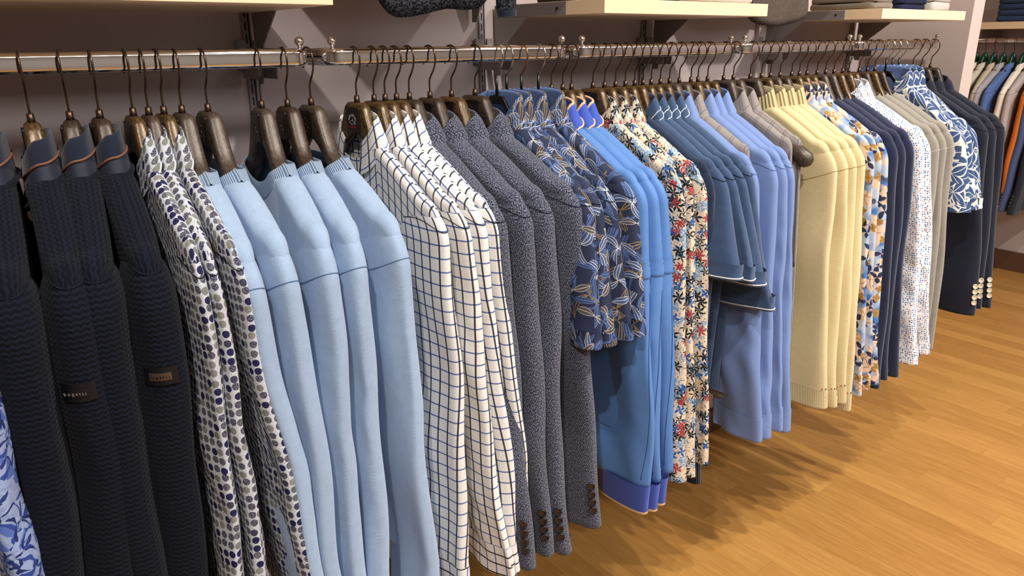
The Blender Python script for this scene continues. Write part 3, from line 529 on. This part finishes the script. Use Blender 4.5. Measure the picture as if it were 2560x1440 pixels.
def garment(kind,X,label,group,seed,yawd=0.,Y=0,z=EYE,rz=None,body=None,over=None,lod=1.,sw=None):
    rng=np.random.default_rng(seed); K=KD[kind]; body=body or K['body']; T0=dict(K['T']); S0=dict(K.get('Sl',{})); cuff=S0.pop('cuff',0)
    if over: T0.update(over.get('T',{})); S0.update(over.get('S',{}))
    if kind in('palm','polo','shirt','bflor','nknit','tiny','gknit','ysweater','suit','floral'): yawd+=rng.uniform(-1.5,1.5)
    S0['zb']=S0.get('zb',-1)+rng.uniform(-.012,.012); sw=(sw or 0)+rng.uniform(-.004,.004); S0['dx']=sw; T0['dx']=sw*.7
    if kind in('dots','check','floral','shirt','bflor','tiny','brush','palm'): S0.setdefault('cr',.0022); S0.setdefault('tw',rng.uniform(-.05,.07))
    elif kind in('sweater','bomber','polo'): S0.setdefault('cr',.0012)
    e=empty(NM[kind],(X,Y,z),rad(yawd) if rz is None else rz+rad(yawd)); tag(e,label,CAT[kind],group)
    T=Torso(rng,**T0); R=int(60*lod); t=T.t
    tb=T.mesh('body',body,e,R,int(54*lod))
    SL=[]
    if 'Sl' in K:
        for sd in (-1,1):
            s=Sleeve(sd,rng,**S0); SL.append(s); hi=lod if sd<0 else lod*.6; zc=s.zb+cuff
            so=s.mesh('sleeve',body,e,s.zt,zc,int(90*hi),int(64*hi),ret=not cuff); 
            if cuff:
                cm={'check':'checkx','yel':'yelcuff','skyrib':'skyrib'}.get(body,body); s.mesh('cuff',cm,so,zc+.002,s.zb,14,int(64*hi),infl=.0016)
            s.o=so
        s=SL[0]
        sm_mat={'quilt':'seam','sky':'seamblue','yel':'seamyel','weave':'seam','suit':'slot','gknit':'seamlt','royal':'seamroyal','peri':'seamblue'}.get(body)
        if sm_mat:
            if kind in('sweater','ysweater','gknit'): 
                q=s.surf(np.linspace(-pi/2,1.5*pi,50),np.full(50,-.325)-.03*(1-np.sin(np.linspace(-pi/2,1.5*pi,50))),.0006); MB().tube(q,.0008,5).build('shoulder_seam',sm_mat,s.o,True)
        if kind in('jacket','blazer','suit','check','dots','shirt','polo','palm','floral'): P=s.surf(np.linspace(-pi/2,1.5*pi,60),s.zt-(.006 if kind=='jacket' else .020)-.016*np.sin(np.linspace(-pi/2,1.5*pi,60))**2,.0012); MB().tube(P,.0009 if kind=='jacket' else .0006,5).build('armhole_seam',sm_mat or 'seam',s.o,True)
        if cuff and kind not in('ysweater','palm','bleaf'): seam(s,s.zb+cuff+.001,sm_mat or 'seamlt',s.o,r=.0006)
    # ---- per kind dressings
    if kind=='jacket':
        L=[ring(.084,t*1.1,-.206,-.180,-.168,gap=.1),ring(.076,t*1.02,-.178,-.154,-.144,gap=.1)]
        co,P=loft('collar_base','' or [L[0],L[1]],'collarpanel',e)
        MB().tube(L[1]*np.array([1.05,1.02,1]),.0018,6).build('piping','piping',e,True)
        loft('collar',[L[1],ring(.070,t*.95,-.160,-.132,-.122,gap=.1),ring(.065,t*.9,-.153,-.124,-.115,gap=.12),ring(.061,t*.82,-.155,-.127,-.118,gap=.14),ring(.066,t*.82,-.19,-.16,-.145,gap=.14)],'navyplain',e)
        MB().tube(ring(.086,t*1.14,-.222,-.185,-.172,gap=.05),.0045,8).build('neck_seam','quilt',e,True)
        if over and 'patch' in over: patch(SL[0],over['patch'][0],over['patch'][1],SL[0].o,platemat=over['patch'][2])
    elif kind=='sweater':
        neck_rib(T,'skyrib',e,h=.024); MB().box(T.t*.70-.001,T.t*.70,-.014,.014,T.zn-.028,T.zn-.008).build('neck_label','leather',e)
        s=SL[0]
    elif kind=='ysweater':
        loft('collar',[ring(.100,t*1.18,-.225,-.197,-.18,gap=.06),ring(.089,t*1.05,-.20,-.170,-.158,gap=.06),ring(.078,t*.95,-.168,-.142,-.132,gap=.06),ring(.071,t*.9,-.158,-.131,-.121,gap=.08),ring(.060,t*.7,-.170,-.143,-.133,gap=.08),ring(.066,t*.7,-.19,-.165,-.155,gap=.08)],'yelrib',e)
        s=SL[0]
        for c_,u in (('red',.25),('green',-.05)):
            p,a,b,n=s.frame(pi/2+.15+u,s.zb+.058); MB().sphere((p+n*.001),.0022,8,6,(1,1,.8)).build('stitch_mark',c_,s.o,True)
    elif kind in('nknit','gknit','longknit'):
        loft('collar',[ring(.085,t*1.05,-.215,-.186,-.178,gap=.0),ring(.077,t*.95,-.2,-.172,-.164,gap=.0),ring(.074,t*.85,-.199,-.170,-.162,gap=.0),ring(.078,t*.8,-.205,-.18,-.17,gap=.0)],body,e)
    elif kind in('blazer','suit'):
        fold_collar(e,body,t,sc=1.03,up=-.008,leaf=1.3,gap=.5)
        s=SL[0]; ths=pi/2+.42
        buttons(s,ths,[s.zb+.105-i*.0195 for i in range(4)],'buttondark' if kind=='blazer' else 'buttoncream',s.o,thr='red' if kind=='blazer' else None,r=.0088)
    elif kind=='bomber':
        fold_collar(e,'royalrib',t,up=.0,leaf=.6,gap=.35,trim='beige'); s=SL[0]
        for ss in SL:
            c=Sleeve(ss.side,rng,zt=ss.zb+.012,zb=ss.zb-.068,yo=ss.yob+.006,yob=ss.yob+.002,wt=.145,wb=.135,tt=.022,tb=.018,dome=.004,fold=.22,dx=0,wave=.002)
            c.mesh('rib_cuff','royalrib',ss.o,ss.zb+.004,ss.zb-.064,16,48,ret=False); c.mesh('cuff_trim','beige',ss.o,ss.zb-.063,ss.zb-.069,4,48,infl=.0008)
        s.mesh('sleeve_strap','royal',s.o,-.445,-.468,5,60,infl=.0022)
        if label.find('leftmost')>0:
            p,a,b,n=s.frame(pi/2+.55,-.432); MB().tube([tuple(p+n*.003-a*.009),tuple(p+n*.004),tuple(p+n*.003+a*.009)],.0022,8).tube([tuple(p+n*.003-a*.009+b*.007),tuple(p+n*.004+b*.007),tuple(p+n*.003+a*.009+b*.007)],.0022,8).build('zip_pull','hooksilver',s.o,True)
        th=np.full(40,pi/2-.1); zz=np.linspace(-.5,s.zb+.02,40); MB().tube(s.surf(th+np.linspace(0,.8,40)**1.5,zz,.0003),.0009,5).build('seam','seamroyal',s.o,True)
    elif kind=='polo':
        fold_collar(e,'polo',t,leaf=.9,gap=.35,stripes='tipping')
        for s in SL: s.mesh('hem_band','polo',s.o,s.zb+.022,s.zb+.001,6,60,infl=.0012); seam(s,s.zb+.0045,'tipping',s.o,name='white_tipping',r=.0019)
    elif kind in('dots','check','floral','shirt','bflor','tiny','brush'): fold_collar(e,body,t,leaf=.9,gap=.4)
    elif kind=='palm': fold_collar(e,'palm',t,lining='lining',up=.022,sc=1.08,gap=.5); loft('neck_lining',[ring(.074,t*.92,-.215,-.168,-.15,gap=.5),ring(.08,t*.92,-.27,-.25,-.25,gap=.5)],'lining',e)
    elif kind=='bleaf': fold_collar(e,'bigleaf',t,lining='lining',up=.03,sc=1.25,gap=.5)
    elif kind=='gilet': fold_collar(e,'glen',t,leaf=1.,gap=.5); MB().tube(np.concatenate([T.pts(np.full(20,-.985),-1,np.linspace(0.03,.5,20))]),.003,6).build('armhole_edge','glen',e,True)
    if kind=='longknit':
        s=SL[0]; s.mesh('rib_cuff','darkrib',s.o,s.zb+.002,s.zb-.06,12,48,infl=.001)
    return e
# ------------------------------------------------------------------ the row of clothes, left to right
C_=dict(
brush=('light blue shirt with brushed navy and blue strokes at the left edge of the photo',None),
jacket=('navy quilted jacket with brown collar piping','navy quilted jackets at the left end'),
dots=('white shirt printed with navy and grey dots','dotted shirts beside the quilted jackets'),
sweater=('light blue fine knit crew neck sweater','light blue sweaters'),
check=('cream shirt with black and blue window check','window check shirts'),
blazer=('speckled navy and white woven blazer','speckled woven blazers'),
palm=('navy short sleeved shirt with drawn tropical leaves','navy leaf print shirts'),
bomber=('royal blue light jacket with beige trimmed ribbed cuffs','royal blue jackets'),
floral=('cream shirt with small red, black and blue flowers','small flower print shirts'),
longknit=('dark navy long sleeved knit squeezed between flowered and polo shirts',None),
polo=('slate blue short sleeved polo shirt with white tipping','slate blue polo shirts'),
shirt=('plain periwinkle blue long sleeved shirt','plain blue shirts'),
gilet=('grey checked sleeveless gilet','grey checked gilets'),
ysweater=('pale yellow sweater with ribbed collar','pale yellow sweaters'),
bflor=('pale blue shirt with peach and navy flowers','blue and peach flowered shirts'),
nknit=('plain midnight navy fine knit pullover','midnight navy pullovers'),
tiny=('white shirt with tiny coloured dots','tiny dot white shirts'),
gknit=('warm grey knit pullover with pale shoulder stitching','warm grey pullovers'),
bleaf=('off-white short sleeved shirt with large blue leaves','blue leaf white shirts'),
suit=('plain dark navy blazer with cream cuff buttons','dark navy blazers'))
PTS='pale'
G=[ # kind, X, yaw, hanger style, hanger mat, hook, logo, over, sway
('brush',-.012,0,'slim','brown','hookbrown',0,{'S':dict(zb=-1.02)},0),
('jacket',.066,4,'wide','bronze','hookbrown',0,{},0),
('jacket',.123,4,'wide','bronze','hookbrown',0,{'patch':(pi/2+.25,-.415,'platedark')},-.01),
('jacket',.172,3,'wide','brown','hookbrown',0,{},0),
('jacket',.211,4,'wide','brown','hookbrown',0,{'patch':(pi/2+.25,-.42,'plate')},-.045),
('dots',.257,3,'slim','bronze','hookbrown',0,{},.01),
('dots',.279,3,'slim','brownlite','hookbrown',0,{},.025),
('dots',.301,3,'slim','bronze','hookbrown',0,{},.045),
('sweater',.328,3,'wide','brownlite','hookbrown',2,{},0),
('sweater',.368,4,'wide','brownlite','hookbrown',2,{},0),
('sweater',.456,5,'wide','brownlite','hookbrown',2,{},-.045),
('sweater',.501,5,'wide','brown','hookbrown',2,{},-.03),
('sweater',.544,5,'wide','brownlite','hookbrown',2,{},-.02),
('check',.632,4,'slim','bronze','hookbrown',1,{},.0),
('check',.667,4,'slim','bronze','hookbrown',1,{},.04),
('check',.690,4,'slim','bronze','hookbrown',1,{},.065),
('check',.714,4,'slim','bronze','hookbrown',1,{},.09),
('blazer',.742,4,'wide','brown','hookbrown',0,{},.03),
('blazer',.788,5,'wide','brown','hookbrown',2,{},.03),
('blazer',.838,5,'wide','bronze','hookbrown',2,{},.03),
('blazer',.895,5,'wide','brown','hookbrown',2,{},.05),
('palm',.950,3,'black','blackplastic','hooksilver',0,{},-.02),
('palm',.976,3,'black','blackplastic','hooksilver',0,{},.0),
('palm',1.015,3,'black','blackplastic','hookbronze',0,{},.0),
('palm',1.062,4,'black','blackplastic','hooksilver',0,{},-.01),
('bomber',1.099,4,'slim','bronze','hookbrown',0,{},.0),
('bomber',1.132,4,'slim','bronze','hookbrown',0,{},.01),
('bomber',1.158,4,'slim','bronze','hookbrown',0,{},.03),
('floral',1.224,3,'slim','bronze','hookbrown',0,{},.0),
('floral',1.261,3,'slim','bronze','hookbrown',0,{},.0),
('floral',1.297,3,'slim','bronze','hookbrown',0,{},.01),
('longknit',1.330,3,'slim','bronze','hookbrown',0,{},.0),
('polo',1.362,3,'slim','bronze','hookbrown',0,{'S':dict(zb=-.51)},-.01),
('polo',1.391,3,'slim','bronze','hookbrown',0,{'S':dict(zb=-.52)},.01),
('polo',1.420,3,'slim','bronze','hookbrown',0,{'S':dict(zb=-.555)},.02),
('polo',1.453,3,'slim','bronze','hookbrown',0,{'S':dict(zb=-.615)},.03),
('shirt',1.487,3,'wide','brownlite','hookbrown',0,{},.04),
('gilet',1.524,3,'wide','brownlite','hookbrown',0,{},.0),
('shirt',1.569,3,'slim','bronze','hookbrown',0,{},.0),
('shirt',1.597,3,'slim','bronze','hookbrown',0,{},.01),
('shirt',1.636,3,'slim','bronze','hookbrown',0,{},.02),
('gilet',1.703,3,'wide','brownlite','hookbrown',0,{},.0),
('gilet',1.745,3,'wide','brownlite','hookbrown',0,{},.0),
('ysweater',1.820,3,'wide','brownlite','hookbrown',0,{'S':dict(zb=-0.975)},-.02),
('ysweater',1.873,3,'slim','bronze','hookbrown',0,{'S':dict(zb=-0.99)},.0),
('ysweater',1.915,3,'slim','brownlite','hookbrown',0,{'S':dict(zb=-1.01)},.0),
('ysweater',1.962,3,'wide','brown','hookbrown',0,{'S':dict(zb=-1.045)},.0),
('bflor',2.020,3,'slim','bronze','hookbrown',0,{},.0),
('bflor',2.060,3,'slim','bronze','hookbrown',0,{},.01),
('bflor',2.100,3,'slim','bronze','hookbrown',0,{},.02),
('nknit',2.155,3,'slim','brownlite','hookbrown',0,{},.0),
('nknit',2.202,3,'slim','brownlite','hookbrown',0,{},.0),
('nknit',2.250,3,'slim','bronze','hookbrown',0,{},.0),
('tiny',2.300,4,'slim','bronze','hookbrown',0,{},.03),
('tiny',2.338,5,'slim','bronze','hookbrown',0,{},.08),
('gknit',2.400,4,'slim','brown','hookbrown',0,{},.0),
('gknit',2.451,4,'slim','bronze','hookbrown',0,{},.0),
('gknit',2.500,4,'slim','brown','hookbrown',0,{},.0),
('bleaf',2.570,5,'black','blackplastic','hooksilver',0,{},.0),
('bleaf',2.612,5,'black','blackplastic','hooksilver',0,{},.0),
('bleaf',2.657,5,'black','blackplastic','hooksilver',0,{},.0),
('suit',2.760,5,'wide','brown','hookbrown',0,{},.0),
('suit',2.825,5,'wide','brown','hookbrown',0,{},.0),
('suit',2.895,5,'wide','brown','hookbrown',0,{},.0),
]
def hitx(px,py,y):
    d=fw*FPX+r1*(px-1280)-u1*(py-720); return (d*((y+DIST)/d.y)).x
FIT={('jacket',1):(82,192),('jacket',2):(237,345),('jacket',3):(304,392),('jacket',4):(442,532),('dots',1):(520,610),('dots',2):(552,690),('dots',3):(614,808),
('sweater',1):(655,836),('sweater',2):(747,875),('sweater',3):(850,915),('sweater',4):(925,975),('sweater',5):(1030,1085),('check',1):(1130,1178),('check',2):(1180,1272),('check',3):(1222,1300),('check',4):(1252,1338),
('blazer',1):(1275,1335),('blazer',2):(1340,1378),('blazer',3):(1392,1418),('blazer',4):(1465,1500)}
from collections import Counter
tot=Counter(g[0] for g in G); cnt=Counter(); num=['','only','two','three','four','five']
for i,(kind,X,yw,hs,hm,hk,lg,ov,sw) in enumerate(G):
    cnt[kind]+=1; base,grp=C_[kind]; n,N=cnt[kind],tot[kind]
    pos='' if N==1 else (', leftmost of the %s'%num[N] if n==1 else ', rightmost of the %s'%num[N] if n==N else ', %s of the %s from the left'%(ordn[n-1],num[N]))
    lab=base+pos; ov=dict(ov)
    if (kind,n) in FIT:
        a,b=FIT[(kind,n)]; K=KD[kind]['Sl']; x1=hitx(a,650,-.258); x2=hitx(b,1400,-.30); sy=(x1-X-K['tt']*.9)/.262; yw=math.degrees(math.asin(max(-.25,min(.25,sy)))); sw=max(-.12,min(.12,(x2-X-K['tb']*.9-.30*math.sin(rad(yw)))))
    ge=garment(kind,X,lab,grp,100+i*7,yw,over=ov,sw=sw); yw=math.degrees(ge.rotation_euler.z)
    short={'brush':'the blue brushed shirt at the left edge','jacket':'navy quilted jacket','dots':'navy dotted shirt','sweater':'light blue sweater','check':'window check shirt','blazer':'speckled blazer','palm':'navy leaf print shirt','bomber':'royal blue jacket','floral':'cream flowered shirt','longknit':'the dark navy knit before the polo shirts','polo':'slate blue polo shirt','shirt':'plain blue shirt','gilet':'grey checked gilet','ysweater':'pale yellow sweater','bflor':'blue and peach flowered shirt','nknit':'midnight navy pullover','tiny':'tiny dot white shirt','gknit':'warm grey pullover','bleaf':'blue leaf shirt','suit':'dark navy blazer'}[kind]
    w={'slim':'slim brown','wide':'broad brown moulded','black':'thin black'}[hs]
    hl=w+' hanger carrying '+('' if N==1 else 'the %s '%('leftmost' if n==1 else 'rightmost' if n==N else ordn[n-1]))+short+('' if N==1 or n in(1,N) else ' from the left')
    hg=hanger(X,hs,hm,hk,hl,'hangers on the long rail',rad(yw),lg)
    if kind=='gilet' and n==N: MB().tube([(0,-.165,-.252),(0,-.19,-.266),(.001,-.212,-.281),(.002,-.230,-.294),(.002,-.240,-.303),(.002,-.244,-.307)],[.010,.017,.0215,.022,.016,.004],22).build('shoulder_pad','brownlite',hg,True)
# ------------------------------------------------------------------ shelf goods
def folded(x0,x1,y0,y1,z0,h,mat,label,group,seed,layers=2,cat='folded garment',name='folded_sweater',rz=0):
    rng=np.random.default_rng(seed); cx,cy=(x0+x1)/2,(y0+y1)/2; e=empty(name,(cx,cy,z0),rz); tag(e,label,cat,group)
    for k in range(layers):
        hh=h/layers; b=MB(); n=28; m=10; V=[]; ins=rng.uniform(0,.006)
        A=np.linspace(0,2*pi,n*2,endpoint=False); rows=[]
        for j in range(m+1):
            ph=-pi/2+pi*j/m; zz=hh*(k+.5)+hh*.5*math.sin(ph); r=math.cos(ph)**.35 if abs(math.cos(ph))>1e-6 else 0
            wx=(x1-x0)/2-ins-hh*.5*(1-r); wy=(y1-y0)/2-ins-hh*.5*(1-r)
            if j in(0,m): wx*=.02; wy*=.02
            c,s=np.cos(A),np.sin(A); X=np.sign(c)*np.abs(c)**.25*wx; Yv=np.sign(s)*np.abs(s)**.25*wy
            rows.append(np.stack([X,Yv,zz+.0015*np.sin(A*5+rng.uniform(0,6))+0*X],-1))
        P=np.array(rows); grid('fold_layer',P,mat,e,None,True)
    return e
ST=SZ+.0305
gs='folded knits on the shelves'
folded(1.24,1.50,-.035,.25,ST,.07,'folddark','dark patterned folded knit at the left end of the middle cream shelf',gs,1,3)
folded(1.53,1.78,-.035,.25,ST,.05,'foldgrey','pale grey folded knit at the right end of the middle cream shelf',gs,2,2)
folded(2.42,2.56,-.01,.22,ST,.06,'foldtaupe','taupe folded cloth at the left end of the shelf by the partition',gs,3,3)
folded(2.58,2.78,-.02,.22,ST,.075,'foldnavy','navy folded knit in the middle of the shelf by the partition',gs,4,4)
folded(2.80,2.96,-.02,.22,ST,.06,'foldwhite','white folded knit at the right end of the shelf by the partition',gs,5,2)
def drape(x0,x1,ztop,zbot,mat,label,group,seed,cuff=None,yf=-.065,name='draped_sweater',y0=-.02):
    rng=np.random.default_rng(seed); cx=(x0+x1)/2; e=empty(name,(cx,y0,ztop)); tag(e,label,'sweater',group); n,m=40,26; U=np.linspace(-1,1,n)
    path=[(.12,.004)]+[(a,.004) for a in np.linspace(.10,-.01,5)]+[(yf+.02+.03*math.cos(t),-.022+.026*math.sin(t)) for t in np.linspace(pi/2,0,1)]
    path=[(.14,.02),(.08,.022),(.02,.022),(-.02,.018),(-.045,.0),(-.052,-.03),(-.054,-.06),(-.055,-.09),(-.054,-.12),(-.050,1)]
    rows=[]; L=ztop-zbot; pr=rng.uniform(0,6,3)
    for k,(y,z) in enumerate(path):
        for off in (0,):
            low=L*(1-.16*np.abs(U)**6-.05*np.sin(U*3+pr[0])); zz=np.where(z<=-.03,-low*((-z if z<1 else .14)/.14),z) if z<1 else -low
            rows.append(np.stack([U*(x1-x0)/2,np.full(n,y)+.004*np.sin(U*6+k*.5),zz],-1))
    A=np.array(rows); B=A.copy()[::-1]; B[:,:,1]+=.016; B[:,:,2]-=0; B[-4:,:,2]-=.014; P=np.concatenate([A,B])
    g=grid('body',P,mat,e,None,False)
    if cuff:
        s=MB(); q=[(cuff-cx,-.06,.02),(cuff-cx,-.068,-.02),(cuff-cx+.002,-.068,-.06),(cuff-cx+.006,-.066,-(ztop-1.556))]; s.tube(q,[.020,.022,.021,.019],18,False); s.build('sleeve',mat,e,True)
        MB().tube([q[-1],(q[-1][0]+.001,q[-1][1],q[-1][2]-.012)],[.0195,.018],18,False).build('cuff','darkrib',e,True,None)
    return e
drape(.655,.875,SZ+.135+.03,EYE+.048,'hound','dark houndstooth knit draped over the shelf edge above the checked shirts','draped knits',3,cuff=.905)
drape(1.87,2.15,SZ+.07+.035,EYE+.040,'plaid','grey plaid cloth draped between the two right hand cream shelves','draped knits',5,name='draped_scarf',y0=.105)
# ------------------------------------------------------------------ far unit beyond the partition
RX=5.2
def far_rail():
    e=empty('clothes_rail',(RX,.2,RZ)); tag(e,'chrome rail of the far unit beyond the pale partition','clothes rail','chrome hanging rails')
    P=[(0,y,0) for y in np.linspace(-.6,.60,7)]; V,F=oval_sweep(P,.0075,.013); MB().add(V,F).build('bar','chrome',e,True)
    for y in(-.58,.585): MB().box(-.008,.395,y-.006,y+.006,-.02,.02,.002).build('arm','chrome',e); 
    MB().tube([(0,.56,.012),(0,.56,.02)],.003,8).sphere((0,.56,.024),.008).build('ball_knob','chrome',e,True)
far_rail()
def far_shelf():
    e=empty('wall_shelf',(RX+.2,.2,EYE+.042)); tag(e,'cream shelf holding folded jeans in the far unit beyond the partition','shelf','wall shelves above the rails')
    MB().box(-.20,.20,-.6,1.0,0,.040,.001).build('board','shelf',e)
    for y in(-.5,.58): MB().box(-.1,.20,y,y+.004,-.05,-.0005).build('bracket','bracket',e)
far_shelf()
FJ=[('bluegrey',.80,'blue grey jacket, leftmost in the far unit, mostly behind the partition'),('creamj',.748,'cream jacket in the far unit right next to the partition edge'),('creamk',.700,'off-white jacket between the cream and the beige one in the far unit'),('beigej',.650,'beige jacket in the far unit, left of the pale grey one'),('greymel',.598,'mottled light grey jacket in the far unit, left of the denim blue one'),('denim',.545,'denim blue jacket in the middle of the far unit'),('whitej',.492,'ivory white jacket in the far unit, right of the denim blue one'),('lgrey',.440,'pinkish grey jacket in the far unit beside the orange one'),('orange',.385,'bright orange jacket at the right edge of the photo'),('denim2',.325,'slate blue jacket below and right of the orange one'),('darkd',.270,'charcoal jacket at the far right edge in the far unit')]
for i,(m,y,l) in enumerate(FJ):
    L=-.99 if m in('bluegrey','creamj','creamk','beigej','greymel') else -1.0
    garment('blazer',RX,l,'jackets in the far unit',900+i,(-4,3,0,5,-3)[i%5],Y=y,z=EYE-.02,rz=-pi/2,body=m,lod=.5,over={'T':dict(t=.02,zn=-.165,zh=-.95),'S':dict(tt=.024,zb=L+.04)})
    fh=hanger(RX,'slim','green','hookbrown','dark green topped hanger carrying the '+l.split(' jacket')[0]+' jacket in the far unit','green hangers in the far unit',-pi/2,0,Y=y,prints=False); MB().tube([(0,0,-.135),(0,0,-.112),(0,0,-.100),(0,0,-.092)],[.017,.016,.012,.006],14).build('hanger_top','green',fh,True)
for k in range(4):
    folded(RX+.015,RX+.30,.42,.70,EYE+.0825+k*.034,.033,'jeans','folded blue jeans on the far shelf, '+['lowest of the stack','second from the bottom of the stack','third from the bottom of the stack','fourth from the bottom of the stack'][k],'folded jeans in the far unit',40+k,1,'jeans','folded_jeans')
# ------------------------------------------------------------------ ceiling lamps that give the light
for i,(x,y,p) in enumerate(SPOTS):
    e=empty('ceiling_lamp',(x,y,2.85)); tag(e,'round recessed ceiling lamp above the rails, number %s from the left'%ordn[i],'lamp','recessed ceiling lamps')
    MB().tube([(0,0,-.012),(0,0,-.001)],[.075,.078],24).build('ring','chrome',e)
